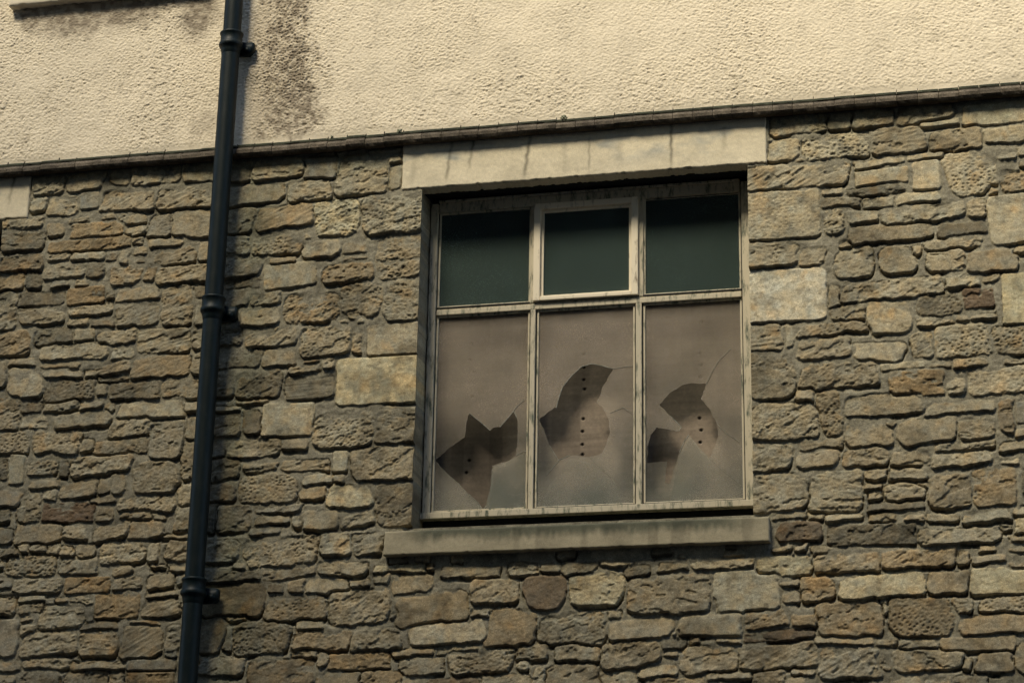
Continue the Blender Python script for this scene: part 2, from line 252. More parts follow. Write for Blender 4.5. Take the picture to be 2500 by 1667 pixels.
# ------------------------------------------------------------------ the building
bld = bpy.data.objects.new('building', None); COL.objects.link(bld)
tag(bld, 'rubble sandstone building with cream roughcast upper wall and boarded broken window', 'building')

OX0, OX1, OZ0, OZ1 = -0.550, 1.350, 4.458, 6.484       # main window opening
PX0, PX1, PZ0 = -5.10, -3.200, 4.458                    # opening of the next window to the left
LED = 6.80                                              # the rubble stops behind the tile course

def axis(segs):
    out = []
    for a, b, s in segs:
        n = max(1, int(round((b - a) / s)))
        out.append(np.linspace(a, b, n + 1)[:-1])
    out.append(np.array([segs[-1][1]]))
    return np.concatenate(out)

xs = axis([(-7.5, PX0, .03), (PX0, -3.9, .03), (-3.9, PX1, .012), (PX1, -3.45+.25, .0044) if False else (PX1, -0.55, .0044), (OX0, OX1, .0044), (OX1, 3.05, .0044), (3.05, 4.2, .012), (4.2, 7.5, .03)])
zs = axis([(0.0, 2.6, .03), (2.6, 3.45, .012), (3.45, OZ0, .0042), (OZ0, OZ1, .0042), (OZ1, LED, .0042)])
X, Z = np.meshgrid(xs, zs)
FINE = 1.0

# traced stones: centre x, centre z, width, height (mm), tilt (deg), kind
stones = []
for s in STONES.split(';'):
    a = s.split()
    stones.append([int(a[0]) / 1000, int(a[1]) / 1000, int(a[2]) / 1000, int(a[3]) / 1000, float(a[4]), a[5]])
# the wall outside the traced part, laid in rough courses
def inside_traced(x, z):
    return (-3.26 - (z - 3.6) * 0.02 < x < 2.86) and z > 3.62
z = 0.05
while z < 6.78:
    hh = random.uniform(.09, .17)
    x = -7.5 + random.uniform(0, .2)
    while x < 7.5:
        ww = random.uniform(.12, .38)
        cx, cz = x + ww / 2, z + hh / 2
        near = inside_traced(cx, cz) or any(abs(cx - s[0]) < (s[2] + ww) / 2 - .03 and abs(cz - s[1]) < (s[3] + hh) / 2 - .02 for s in stones if abs(s[0] - cx) < .6)
        if not near and not (PX0 < cx < PX1 - .05 and PZ0 < cz < 6.5):
            if random.random() < .3 and hh > .12:
                stones.append([cx, z + hh * .27, ww, hh * .46, random.uniform(-2, 3), 'n'])
                stones.append([cx, z + hh * .77, ww, hh * .46, random.uniform(-2, 3), 'n'])
            else:
                stones.append([cx, cz, ww, hh, random.uniform(-3, 4), random.choice(['n', 'n', 'l', 'o', 'd', 'nh', 'nt', 'g'])])
        x += ww + .015
    z += hh + .014

# small packing stones in the gaps the tracing left are added below once the field is known
BASE = {'n': (.268, .226, .146), 'l': (.350, .304, .202), 'y': (.450, .388, .240), 'o': (.262, .196, .108), 'r': (.135, .096, .060),
        'd': (.160, .138, .092), 'g': (.215, .195, .142), 'L': (.51, .445, .31)}
D1 = np.full(X.shape, 9.0, np.float32); D2 = D1.copy(); ID = np.full(X.shape, -1, np.int32)
UL = np.zeros(X.shape, np.float32); VL = np.zeros(X.shape, np.float32)
WX = (.011 * noise(X * 9, Z * 9, 1) + .006 * noise(X * 26, Z * 26, 2) + .0025 * noise(X * 70, Z * 70, 3)).astype(np.float32)
WZ = (.008 * noise(X * 8, Z * 10, 4) + .005 * noise(X * 24, Z * 28, 5) + .0022 * noise(X * 70, Z * 70, 6)).astype(np.float32)
info = []
def lay(i, s):
    cx, cz, w, h, tilt, k = s
    rs = random.Random(i * 31 + 5)
    dressed = 's' in k
    # cheek stones run on to the arris of the opening
    if OZ0 - .02 < cz < OZ1 + .02:
        if abs(cx + w / 2 - OX0) < .05:
            nr = OX0 + .035; w += nr - (cx + w / 2); cx = nr - w / 2; tilt = 0
        if abs(cx - w / 2 - OX1) < .05:
            nl = OX1 - .035; w += (cx - w / 2) - nl; cx = nl + w / 2; tilt = 0
    ws = .45 if dressed else 1.0
    rad = min(w, h) * (rs.uniform(.08, .14) if dressed else rs.uniform(.18, .34))
    a = math.radians(tilt + (0 if dressed else rs.uniform(-1.5, 1.5)))
    kx = 0 if dressed else rs.uniform(-.10, .10); kz = 0 if dressed else rs.uniform(-.09, .09); sh = 0 if dressed else rs.uniform(-.10, .10)
    m = max(w, h) * .12 + .05
    i0, i1 = np.searchsorted(xs, [cx - w / 2 - m, cx + w / 2 + m]); j0, j1 = np.searchsorted(zs, [cz - h / 2 - m, cz + h / 2 + m])
    if i1 <= i0 or j1 <= j0: return
    sl = (slice(j0, j1), slice(i0, i1))
    px = X[sl] + WX[sl] * ws - cx; pz = Z[sl] + WZ[sl] * ws - cz
    qx = px * math.cos(a) + pz * math.sin(a); qz = -px * math.sin(a) + pz * math.cos(a)
    qx = (qx - sh * qz) / (1 + kx * qz / (h / 2)); qz = qz / (1 + kz * qx / (w / 2))
    ax = np.abs(qx) - (w / 2 - rad); az = np.abs(qz) - (h / 2 - rad)
    d = np.hypot(np.maximum(ax, 0), np.maximum(az, 0)) + np.minimum(np.maximum(ax, az), 0) - rad
    d1 = D1[sl]; d2 = D2[sl]
    win = d < d1
    D2[sl] = np.where(win, d1, np.minimum(d2, d)); D1[sl] = np.where(win, d, d1)
    ID[sl] = np.where(win, i, ID[sl]); UL[sl] = np.where(win, np.clip(qx / (w / 2), -1.3, 1.3), UL[sl]); VL[sl] = np.where(win, np.clip(qz / (h / 2), -1.3, 1.3), VL[sl])
for i, s in enumerate(stones): lay(i, s)
# packing stones where more than 3 cm of bare mortar is left
gaps = []
rs0 = random.Random(3)
for tries in range(2600):
    gx = rs0.uniform(-3.45, 3.0); gz = rs0.uniform(3.5, 6.74)
    if OX0 - .03 < gx < OX1 + .03 and OZ0 - .16 < gz < 6.8: continue
    if -.72 < gx < 1.48 and (gz > 6.46 or 4.30 < gz < 4.46): continue
    ii = min(np.searchsorted(xs, gx), len(xs) - 1); jj = min(np.searchsorted(zs, gz), len(zs) - 1)
    dd = D1[jj, ii]
    if dd > .019:
        s = [gx, gz, min(.11, dd * rs0.uniform(2.0, 3.2)), min(.05, dd * rs0.uniform(1.3, 1.8)), rs0.uniform(-6, 8), rs0.choice(['n', 'd', 'g', 'n'])]
        stones.append(s); lay(len(stones) - 1, s)

nS = len(stones)
P = np.zeros((nS, 12)); CB = np.zeros((nS, 3))
for i, s in enumerate(stones):
    rs = random.Random(i * 77 + 9); k = s[5]; c = np.array(BASE[k[0]] if k[0] in BASE else BASE['n'])
    if 'o' in k[1:] : c = c * .5 + np.array(BASE['o']) * .5
    if 'd' in k[1:] : c = c * .75
    if 'r' in k[1:] : c = c * .6 + np.array(BASE['r']) * .4
    if 's' not in k: c = .62 * c + .38 * np.array(BASE['n']) * (.62 if k[0] in 'rd' else 1)
    v = rs.uniform(.86, 1.12); hue = rs.uniform(-.022, .022)
    CB[i] = c * v * np.array([1 + hue, 1, 1 - hue])
    dressed = 's' in k
    semi = dressed and k[0] in 'ord'
    P[i, 0] = .0225 if dressed else rs.uniform(.019, .028) * (.88 if k[0] in 'dg' else 1)   # projection
    P[i, 1] = rs.uniform(.003, .011) * (.3 if dressed else 1)                # leans out at the foot
    P[i, 2] = rs.uniform(-.004, .004) * (.2 if dressed else 1)
    P[i, 3] = .0042 if semi else .0019 if dressed else rs.choice([rs.uniform(.0016, .0032), rs.uniform(.003, .0052), rs.uniform(.004, .0066)])               # roughness of the face
    P[i, 4] = math.radians(rs.uniform(-8, 34))                            # bedding direction
    P[i, 5] = 1.0 if 't' in k else 0.0
    P[i, 6] = (.72 if not dressed else .3) if 'h' in k else (0.0 if dressed else rs.choice([0, 0, .18]))
    P[i, 7] = rs.uniform(0, 50)
    P[i, 8] = .010 if dressed else rs.uniform(.010, .028)                  # rounding at the top edge
    P[i, 9] = .006 if dressed else rs.uniform(.006, .011)
idc = np.clip(ID, 0, None)
T = np.minimum(-D1 + .0045, (D2 - D1) / 2 - .0030)
T = np.where(ID < 0, -1, T)
st = T > 0
p = lambda n: P[idc, n]
ang = p(4); off = p(7)
anis = .62
rx = X * np.cos(ang) + Z * np.sin(ang) + off; rz = -X * np.sin(ang) + Z * np.cos(ang) + off * .37
jx = rx + .012 * noise(rx * 22, rz * 22, 18); jz = rz + .012 * noise(rx * 22, rz * 22, 19)
low = noise(jx * 11, jz * 14, 21)
mid = 1 - 2 * np.abs(noise(jx * 21, jz * 29, 22)) - .4
lumps = 1 - 1.6 * cells(jx * 26, jz * 36, 20)
hi = noise(rx * 62, rz * 80, 23)
vhi = noise(rx * 150, rz * 180, 24)
gouge = sstep(.34, .62, noise(jx * 13, jz * 34, 25) + .30 * noise(rx * 60, rz * 80, 26))
stri = noise(rx * 12, rz * 78, 27) + .5 * noise(rx * 25, rz * 140, 28)
pit = 1 - sstep(.16, .42, cells(rx * 38, rz * 46, 29))
pitm = sstep(-.25, .3, noise(rx * 9, rz * 9, 30))
face = p(3) * (.95 * low + .34 * mid + .22 * lumps + .42 * hi + .30 * vhi) * (1 - .35 * p(5)) + p(5) * .0022 * stri
face -= np.where(p(3) > .003, 1, 0) * gouge * .0072
face -= p(6) * pit * (.45 + .55 * pitm) * .0085
wv = p(9) + (p(8) - p(9)) * sstep(-.4, .7, VL)
wv = wv * (1 + .45 * noise(X * 17, Z * 17, 31))
tt = np.clip(T / wv, 0, 1)
prof = np.sqrt(np.clip(1 - (1 - tt) ** 2, 0, 1))
hs = p(0) - VL * p(1) + UL * p(2)
# mortar: flush above a stone, raked out just below one
sh_mask = np.zeros(X.shape)
dz = np.gradient(zs)
for kk, wgt in ((1, .25), (3, .3), (5, .25), (7, .20)):
    sh_mask[:-kk] += wgt * st[kk:]
mort = .0172 + .0035 * noise(X * 9, Z * 9, 40) + .0022 * fbm(X * 40, Z * 40, 41, 3)
rake = sstep(-.15, .45, noise(X * 6, Z * 9, 42) + .18 * sstep(5.2, 4.2, Z)) * .88 + .12
mort = mort - (.027 + .018 * sstep(5.4, 4.2, Z)) * sh_mask * rake
mort = mort + .0045 * fbm(X * 24, Z * 24, 43, 4, .62)
stone_h = hs + face * (.3 + .7 * prof) - (.034 - .018 * sstep(-.2, .8, VL)) * (1 - prof)
stone_h = np.where(T > -.006, stone_h, -.1)
over = stone_h - mort
Hh = np.maximum(stone_h, mort)
# the wall sits back behind lintel and sill
under = ((X > -.66) & (X < 1.45) & (Z > 6.49)) | ((X > -.69) & (X < 1.435) & (Z > 4.325) & (Z < 4.44)) | ((X > -5.1) & (X < -3.05) & (Z > 6.50))
Hh = np.where(under, -.02, Hh)
# colour
c = CB[idc]
blot = fbm(X * 14 + off, Z * 16, 50, 4, .6)
warm = fbm(X * 22, Z * 20 + off, 51, 3)
c = c * (1 + .20 * blot[..., None]) * (1 + warm[..., None] * np.array([.10, .0, -.14]))
ochre = sstep(.32, .7, fbm(X * 9 + off, Z * 9 - off, 52, 3))[..., None]
c = c * (1 - .5 * ochre) + .5 * ochre * c * np.array([1.25, .98, .68])
soot = sstep(.05, .55, fbm(X * 5, Z * 6, 53, 4, .6))[..., None]
c = c * (1 - .38 * soot)
grime = (sstep(.15, .6, fbm(X * 34, Z * 34, 54, 3)))[..., None]
c = c * (1 - .30 * grime)
mc = np.array([.228, .206, .148]) * (1 + .25 * fbm(X * 18, Z * 18, 55, 4, .6)[..., None])
mc = mc * (1 - .35 * soot)
edge = sstep(-.001, .004, over + .0015 * fbm(X * 60, Z * 60, 59, 3))[..., None]
C = mc * (1 - edge) + c * edge
# pale mortar smears and lime flecks
fleck = (cells(X * 26, Z * 26, 56) < .05)[..., None]
C = np.where(fleck, C * 1.5 + .03, C)
# green-black tint just under the tile course; pipe shade painted beside the pipe
wall_dark = sstep(6.60, 6.78, Z + .10 * fbm(X * 9, Z * 9, 57, 3))[..., None] * .5
pipe_shade = np.exp(-((X + 1.60) / .16) ** 2) * sstep(-.5, .3, fbm(X * 8, Z * 5, 58, 3)) * .55
wall_dark = np.maximum(wall_dark, pipe_shade[..., None])
C = C * (1 - wall_dark) + wall_dark * C * np.array([.42, .50, .46])
# cells inside an opening are left out; the cheeks are the same mesh run back from the arris
ic0, ic1 = np.searchsorted(xs, OX0 - 1e-6), np.searchsorted(xs, OX1 - 1e-6)
jr0, jr1 = np.searchsorted(zs, OZ0 - 1e-6), np.searchsorted(zs, OZ1 - 1e-6)
pc0, pc1 = np.searchsorted(xs, PX0 - 1e-6), np.searchsorted(xs, PX1 - 1e-6)
keep = np.ones((len(zs) - 1, len(xs) - 1), bool)
keep[jr0:jr1, ic0:ic1] = False
keep[jr0:jr1, pc0:pc1] = False
nzv, nxv = X.shape
ev, ef, ec = [], [], []
def cheek(col, j0, j1, facing, depth=.345):
    global base
    rows = np.arange(j0, j1 + 1); prev = rows * nxv + col
    y0 = -Hh[rows, col]
    ys = [.004, .012, .03, .06, .10, .15, .20, depth]
    for n, yy in enumerate(ys):
        jit = facing * (.0035 * noise(zs[rows] * 30, rows * 0 + n * 1.7, 60 + col % 7) + .0045 * noise(zs[rows] * 7, rows * 0 + n * .6, 61)) * (0 if n == 0 else 1) + facing * .004 * min(n, 1)
        v = np.stack([xs[col] + jit * (1 if n else .0), np.where(n == 0, y0 * .3 + yy * .7, yy) + 0 * jit, zs[rows]], -1)
        ids = base + np.arange(len(rows)); base += len(rows)
        f = np.stack([prev[:-1], prev[1:], ids[1:], ids[:-1]], -1)
        ev.append(v); ef.append(f); ec.append(C[rows, col] * .92); prev = ids
base = nzv * nxv
cheek(ic0, jr0, jr1, -1); cheek(ic1, jr0, jr1, 1); cheek(pc0, jr0, jr1, -1); cheek(pc1, jr0, jr1, 1)
wall = grid_mesh('stone_wall', X, -Hh, Z, C, M_STONE, bld, keep, True, (np.concatenate(ev), np.concatenate(ef), np.concatenate(ec)))
del D1, D2, low, mid, hi, vhi, gouge, stri, pit, pitm, blot, warm

# ------------------------------------------------------------------ dressed slabs (lintels, sills)
def slab(name, x0, x1, z0, z1, yf, yb, res, hf, cf, mat, slope=0.0, chips=.0022):
    nx = max(2, int((x1 - x0) / res)); nz = max(2, int((z1 - z0) / res))
    gx, gz = np.meshgrid(np.linspace(x0, x1, nx + 1), np.linspace(z0, z1, nz + 1))
    e = np.minimum(np.minimum(gx - x0, x1 - gx), np.minimum(gz - z0, z1 - gz))
    rnd = .006 * (1 - np.sqrt(np.clip(1 - (1 - np.clip(e / .008, 0, 1)) ** 2, 0, 1)))
    tz = (gz - z0) / (z1 - z0)
    y = yf + rnd - hf(gx, gz) + slope * tz
    col = cf(gx, gz)
    bot = 1 - sstep(0, .02, gz - z0)
    ch = chips * (noise(gx * 60, gx * 0, 70) + .7 * noise(gx * 150, gx * 0, 71)) + chips * 2.5 * sstep(.45, .8, noise(gx * 33, gx * 0, 72))
    gz2 = gz + bot * ch
    gx2 = gx + .0025 * noise(gz * 40, gx * 3, 73) * (e < .004)
    return grid_mesh(name, gx2, y, gz2, col, mat, bld, None, True, border(gx2, y, gz2, col, yb))

LB = np.array([.64, .56, .40])
def lint_h(x, z):
    return .0018 * fbm(x * 12, z * 14, 80, 3) + .0007 * fbm(x * 60 + z * 40, z * 60, 81, 3)
def lint_c(x, z):
    g_ = 1 + .16 * fbm(x * 6, z * 9, 82, 4, .6)
    c_ = LB * g_[..., None]
    patch = sstep(-.05, .5, fbm(x * 3.2 + 1, z * 7, 83, 4, .6)) * np.exp(-((z - 6.66) / .085) ** 2)
    c_ = c_ * (1 - patch[..., None] * np.array([.50, .42, .27]))
    for sx, zt, zb, wd, dk in ((-.39, 6.78, 6.50, .011, .34), (-.262, 6.785, 6.56, .010, .42), (.078, 6.785, 6.49, .011, .50), (.443, 6.72, 6.49, .007, .28),
                               (.918, 6.775, 6.49, .009, .50), (-.60, 6.7, 6.5, .02, .15), (.30, 6.70, 6.5, .018, .15), (1.22, 6.72, 6.56, .018, .22), (.62, 6.75, 6.5, .02, .14)):
        cx_ = sx - .13 * (6.64 - z) * (1 if sx < .3 else 0) + .004 * noise(z * 30, z * 0, 84)
        m_ = np.exp(-((x - cx_) / wd) ** 2) * sstep(zb - .02, zb + .08, z) * (1 - sstep(zt - .01, zt + .01, z)) * (.75 + .25 * noise(x * 30, z * 12, 85))
        c_ = c_ * (1 - (min(.85, dk * 1.7) * m_)[..., None])
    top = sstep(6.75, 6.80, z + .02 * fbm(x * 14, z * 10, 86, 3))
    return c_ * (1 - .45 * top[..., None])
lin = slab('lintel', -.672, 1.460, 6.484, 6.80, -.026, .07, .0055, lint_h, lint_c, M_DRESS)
lin['label'] = 'long smooth pale lintel with dark water streaks'
lin2 = slab('lintel', -5.22, -3.036, 6.486, 6.80, -.026, .30, .0075, lint_h, lambda x, z: lint_c(x + 2.9, z) * .92, M_DRESS)
lin2['label'] = 'pale lintel end at left edge'
def sill_h(x, z): return .0015 * fbm(x * 10, z * 14, 90, 3) + .0009 * fbm(x * 55, z * 60, 91, 3)
def sill_c(x, z):
    c_ = np.array([.315, .272, .180]) * (1 + .16 * fbm(x * 7, z * 12, 92, 4, .6))[..., None]
    alg = sstep(-.035, .03, (z - 4.386) + .030 * fbm(x * 10, z * 6, 93, 4, .6) + .010 * noise(x * 60, z * 12, 94)) * sstep(-.66, -.45, x + .08 * noise(x * 4, z, 95)) * (1 - .8 * sstep(1.15, 1.4, x))
    c_ = c_ * (1 - (.80 * alg)[..., None]) + (.80 * alg)[..., None] * np.array([.042, .052, .036])
    drip = sstep(.2, .6, noise(x * 16, z * 1.5, 96)) * .25
    return c_ * (1 - drip[..., None])

sil = slab('sill', -.690, 1.438, 4.299, 4.436, -.075, .25, .0055, sill_h, sill_c, M_DRESS, slope=.012, chips=.0013)
sil['label'] = 'window sill with green algae along its top'
sil2 = slab('sill', -5.24, -3.05, 4.299, 4.436, -.075, .25, .02, sill_h, lambda x, z: sill_c(x + 4, z), M_DRESS, slope=.012)
def up_c(x, z): return np.array([.68, .595, .45]) * (1 + .06 * fbm(x * 9, z * 9, 97, 3))[..., None]
us = slab('sill', -3.262, -1.95, 7.895, 8.02, -.095, .1, .012, lambda x, z: .0012 * fbm(x * 20, z * 20, 98, 3), up_c, M_STUCCO)
us['label'] = 'cream upper window sill at the top left corner'

# ------------------------------------------------------------------ roughcast upper wall
zs2 = axis([(6.826, 8.15, .0044), (8.15, 10.5, .03)])
xs2 = axis([(-7.5, -4.2, .03), (-4.2, -3.45, .012), (-3.45, 3.05, .0044), (3.05, 4.2, .012), (4.2, 7.5, .03)])
SX, SZ = np.meshgrid(xs2, zs2)
den = .62 + .38 * sstep(-.45, .45, fbm(SX * 2.2, SZ * 3.0, 100, 3))
foot = sstep(6.835, 6.90, SZ + .012 * noise(SX * 9, SZ * 3, 101))
dx_ = SX * .9 - SZ * .45; dz_ = SX * .35 + SZ * 1.0
lump = noise(dx_ * 74, dz_ * 96, 102); lump2 = noise(dx_ * 118, dz_ * 140, 103)
dash = 1 - sstep(.10, .60, cells(dx_ * 52 + 5, dz_ * 66, 104))
grit = 1 - sstep(.08, .5, cells(dx_ * 88 + 9, dz_ * 104, 116))
hole = sstep(.60, .90, noise(dx_ * 46, dz_ * 66, 105) + .3 * noise(SX * 4, SZ * 4, 119))
wave = noise(SX * 3, SZ * 3.4, 106) * .004 + noise(SX * 9, SZ * 9, 107) * .0022
stn = lambda cx_, cz_, rx_, rz_: np.exp(-(((SX - cx_) / rx_) ** 2 + ((SZ - cz_) / rz_) ** 2))
m1 = np.maximum.reduce([stn(-1.44, 7.86, .20, .26), stn(-1.48, 7.50, .15, .26), stn(-1.42, 7.30, .18, .20), stn(-1.37, 7.12, .20, .16), stn(-1.46, 6.98, .15, .11), stn(-1.28, 7.0, .12, .1)])
st1 = sstep(.14, .74, m1 + .50 * fbm(SX * 11, SZ * 7, 108, 4, .65))
st1b = sstep(.22, .8, np.maximum(stn(-1.56, 7.4, .14, .55), stn(-1.60, 7.05, .07, .20)) + .3 * fbm(SX * 16, SZ * 6, 118, 3)) * .45
m2 = np.maximum(stn(-3.14, 7.83, .09, .11), stn(-2.68, 7.83, .46, .15)) * (.85 + .4 * noise(SX * 9, SZ * 0, 109))
m2 = np.maximum.reduce([m2, .9 * stn(-2.0, 7.76, .13, .18), .8 * stn(-2.3, 7.88, .3, .10), .5 * stn(-1.93, 7.0, .12, .12)])
st2 = sstep(.12, .70, m2 + .30 * fbm(SX * 14, SZ * 9, 110, 4, .65))
m3 = sstep(.40, .70, fbm(SX * 1.7 + 3, SZ * 2.2, 111, 4, .6)) * .30
rough_k = 1 + .8 * st1
SH = .034 + wave + foot * den * rough_k * (.0011 * lump + .0010 * lump2 + .0030 * dash + .0022 * grit - .0030 * hole) - .004 * (1 - foot)
sc = np.array([.735, .640, .480]) * (1 + .045 * fbm(SX * 4, SZ * 5, 112, 4, .6))[..., None]
sc = sc * (1 - .05 * sstep(.1, .6, noise(SX * 22, SZ * 2.2, 113)))[..., None]
pits = np.clip(hole * .5 + (1 - dash) * .12, 0, 1) * foot * den
sc = sc * (1 - (.30 * pits)[..., None])
dirt = np.clip(np.maximum.reduce([st1 * (.45 + .55 * sstep(-.5, .5, noise(SX * 38, SZ * 44, 114))), st1b, st2 * .95 * (.6 + .4 * sstep(-.4, .4, noise(SX * 34, SZ * 40, 115)))]) , 0, .92)
sc = sc * (1 - dirt[..., None] * np.array([.67, .69, .70])) 
sc = sc * (1 - (m3 * sstep(-.2, .5, lump))[..., None] * .6)

rend = grid_mesh('rendered_wall', SX, -SH, SZ, sc, M_STUCCO, bld, None, True, border(SX, -SH, SZ, sc, .05))
rend['label'] = 'cream roughcast upper wall with dark stains by the pipe'

# ------------------------------------------------------------------ tile course at the foot of the roughcast
prof_pts = [(.02, 6.840), (-.058, 6.836), (-.068, 6.829), (-.072, 6.819), (-.069, 6.810), (-.078, 6.802), (-.085, 6.790), (-.084, 6.771), (-.074, 6.757), (-.058, 6.751), (-.036, 6.756), (.02, 6.766)]
x = -7.5; vs = []; fs = []; cs = []
tr = random.Random(5); n_ = len(prof_pts)
while x < 7.5:
    w = .114 + tr.uniform(-.004, .004); dzr = tr.uniform(-.0025, .0025); dyr = tr.uniform(-.0035, .0035)
    shade = tr.uniform(.75, 1.2); seg = 7; b0 = len(vs)
    tile = np.array([.110, .090, .066]) * shade
    gap_top = tr.random() < .75
    for s_ in range(seg + 1):
        xx = x + .0012 + (w - .0024) * s_ / seg
        pinch = .0018 if s_ in (0, seg) else 0
        for k_, (py, pz) in enumerate(prof_pts):
            e_ = float(noise(np.array([xx * 40.0]), np.array([k_ * 1.3]), 120)[0]) * .0022
            cyc = py + dyr + e_ + pinch
            vs.append((xx, cyc if k_ not in (0, n_ - 1) else py, pz + dzr + e_ * .6))
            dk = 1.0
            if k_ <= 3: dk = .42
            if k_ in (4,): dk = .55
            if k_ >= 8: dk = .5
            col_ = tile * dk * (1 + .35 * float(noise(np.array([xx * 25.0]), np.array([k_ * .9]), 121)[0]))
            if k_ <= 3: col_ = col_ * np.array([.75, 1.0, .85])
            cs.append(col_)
    for s_ in range(seg):
        for k_ in range(n_ - 1):
            a_ = b0 + s_ * n_ + k_
            fs.append((a_, a_ + 1, a_ + n_ + 1, a_ + n_))
    fs.append(tuple(b0 + k_ for k_ in range(n_))[:n_]); fs.append(tuple(b0 + seg * n_ + k_ for k_ in range(n_))[::-1])
    # the mortar fin that stands up in the joint between two tiles
    if gap_top:
        b0 = len(vs); fh = tr.uniform(.006, .016)
        for (fx, fy, fz) in ((-.0018, -.070, 6.827), (.0018, -.070, 6.827), (.0018, -.050, 6.836 + fh * .5), (-.0018, -.050, 6.836 + fh * .5), (-.0010, -.060, 6.835 + fh), (.0010, -.060, 6.835 + fh)):
            vs.append((x + fx, fy, fz)); cs.append(tile * .5)
        fs += [(b0, b0 + 1, b0 + 5, b0 + 4), (b0 + 1, b0 + 2, b0 + 5), (b0 + 2, b0 + 3, b0 + 4, b0 + 5), (b0 + 3, b0, b0 + 4), (b0, b0 + 3, b0 + 2, b0 + 1)]
    x += w
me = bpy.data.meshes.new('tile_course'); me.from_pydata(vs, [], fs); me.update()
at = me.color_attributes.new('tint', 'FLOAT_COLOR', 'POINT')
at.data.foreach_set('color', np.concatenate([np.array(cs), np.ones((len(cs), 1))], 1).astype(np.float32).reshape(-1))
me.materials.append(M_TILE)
o = bpy.data.objects.new('tile_course', me); COL.objects.link(o); o.parent = bld
# rendered fillet of mortar behind the course so that nothing shows through
bm = bmesh.new(); box(bm, -7.5, 7.5, .001, .06, 6.79, 6.835)
obj('bedding', bm, M_BLACK, bld)
# two lumps of moss on the tiles
M_MOSS = paint_mat('moss', (.16, .17, .11), (.26, .25, .17), rough=1, scale=90)
for mx_, r_ in ((-.686, .013), (.300, .016), (-1.10, .009)):
    bm = bmesh.new(); bmesh.ops.create_icosphere(bm, subdivisions=3, radius=r_)
    for v in bm.verts:
        n3 = 1 + .35 * math.sin(v.co.x * 400 + 1) * math.cos(v.co.z * 380) + random.uniform(-.08, .08)
        v.co = Vector((v.co.x * 1.1 * n3 + mx_, v.co.y * .8 * n3 - .064, v.co.z * n3 + 6.838))
    mo = obj('moss', bm, M_MOSS, bld)

# ------------------------------------------------------------------ window
def bar(bm, x0, x1, z0, z1, y0=.165, y1=.235, bev=.004): box(bm, x0, x1, y0, y1, z0, z1, bev)
bm = bmesh.new()
F0, F1 = .172, .240
bar(bm, -.547, -.503, 4.566, 6.462, F0, F1)                 # left stile
bar(bm, 1.285, 1.347, 4.566, 6.462, F0, F1)                 # right stile
bar(bm, -.4968, 1.2788, 6.404, 6.462, F0 + .004, F1)        # head
bar(bm, -.4968, 1.2788, 6.4625, 6.476, F0 - .012, F1 - .03, .003)  # cover bead over the head
bar(bm, -.556, 1.3495, 4.553, 4.589, F0 - .020, F1 - .002, .004)    # bottom rail with its drip
bar(bm, .0645, .0935, 4.5905, 5.7655, F0, F1 - .002)          # lower mullions
bar(bm, .6765, .7105, 4.5905, 5.7655, F0, F1 - .002)
bar(bm, -.4968, 1.2788, 5.766, 5.797, F0 + .002, F1 - .003) # transom
bar(bm, -.4966, 1.2786, 5.7972, 5.807, F0 + .010, F1 - .006, .002)
bar(bm, .058, .0785, 5.8075, 6.4038, F0 + .006, F1 - .002, .003)    # upper mullions
bar(bm, .694, .720, 5.8075, 6.4038, F0 + .006, F1 - .002, .003)
# putty beads round each fixed light, set back from the face
def beads(bm, x0, x1, z0, z1, yb=.188, w=.011, d=.012):
    bar(bm, x0, x0 + w, z0, z1, yb, yb + d, .003); bar(bm, x1 - w, x1, z0, z1, yb, yb + d, .003)
    bar(bm, x0 + w, x1 - w, z0, z0 + w * .8, yb + .001, yb + d, .003); bar(bm, x0 + w, x1 - w, z1 - w, z1, yb + .001, yb + d, .003)
LIGHTS = {'l1': (-.497, .058, 4.598, 5.766), 'l2': (.100, .670, 4.598, 5.766), 'l3': (.717, 1.279, 4.598, 5.766),
          'u1': (-.497, .058, 5.815, 6.404), 'u3': (.720, 1.279, 5.815, 6.404)}
for k in LIGHTS: beads(bm, *[v + e for v, e in zip(LIGHTS[k], (.0003, -.0003, .0003, -.0003))])
nf0 = len(bm.faces)
for gz_ in (4.590, 5.8072):                                       # black strips painted as the shadow gap under each row of glass
    for ga, gb in ((-.4965, .0577), (.1003, .6697), (.7173, 1.2785)):
        if gz_ > 5 and ga > .05 and ga < .2: continue
        box(bm, ga, gb, F0 + .006, F1 - .01, gz_ + .0004, gz_ + .0074)
for ga, gb in ((-.503, -.496), (.0575, .1005), (.6695, .7175), (1.2785, 1.286)):  # black bars painting the shade in the grooves beside the glass
    box(bm, ga, gb, F0 + .022, F1 - .004, 4.592, 5.764)
for ga, gb in ((-.503, -.496), (1.2785, 1.286)):
    box(bm, ga, gb, F0 + .022, F1 - .004, 5.816, 6.403)
bm.faces.ensure_lookup_table()
for f_ in bm.faces[nf0:]: f_.material_index = 1
win = obj('window', bm, M_WOOD, bld, mat2=M_BLACK)
win['label'] = 'large six light timber window with peeling cream frame and broken lower panes'
# the opening light in the middle of the top row stands proud of the frame
bm = bmesh.new()
CX0, CX1, CZ0, CZ1 = .0795, .6925, 5.812, 6.410
bar(bm, CX0, CX0 + .040, CZ0, CZ1, F0 - .016, F1 - .012, .005); bar(bm, CX1 - .040, CX1, CZ0, CZ1, F0 - .016, F1 - .012, .005)
bar(bm, CX0 + .0402, CX1 - .0402, CZ1 - .036, CZ1, F0 - .014, F1 - .012, .004)
bar(bm, CX0 + .0402, CX1 - .0402, CZ0, CZ0 + .024, F0 - .018, F1 - .012, .004)
beads(bm, CX0 + .0405, CX1 - .0405, CZ0 + .0243, CZ1 - .0363, .178, .016, .014)
obj('casement', bm, M_CASE, win)['label'] = 'cleaner cream opening casement in the middle of the top row'
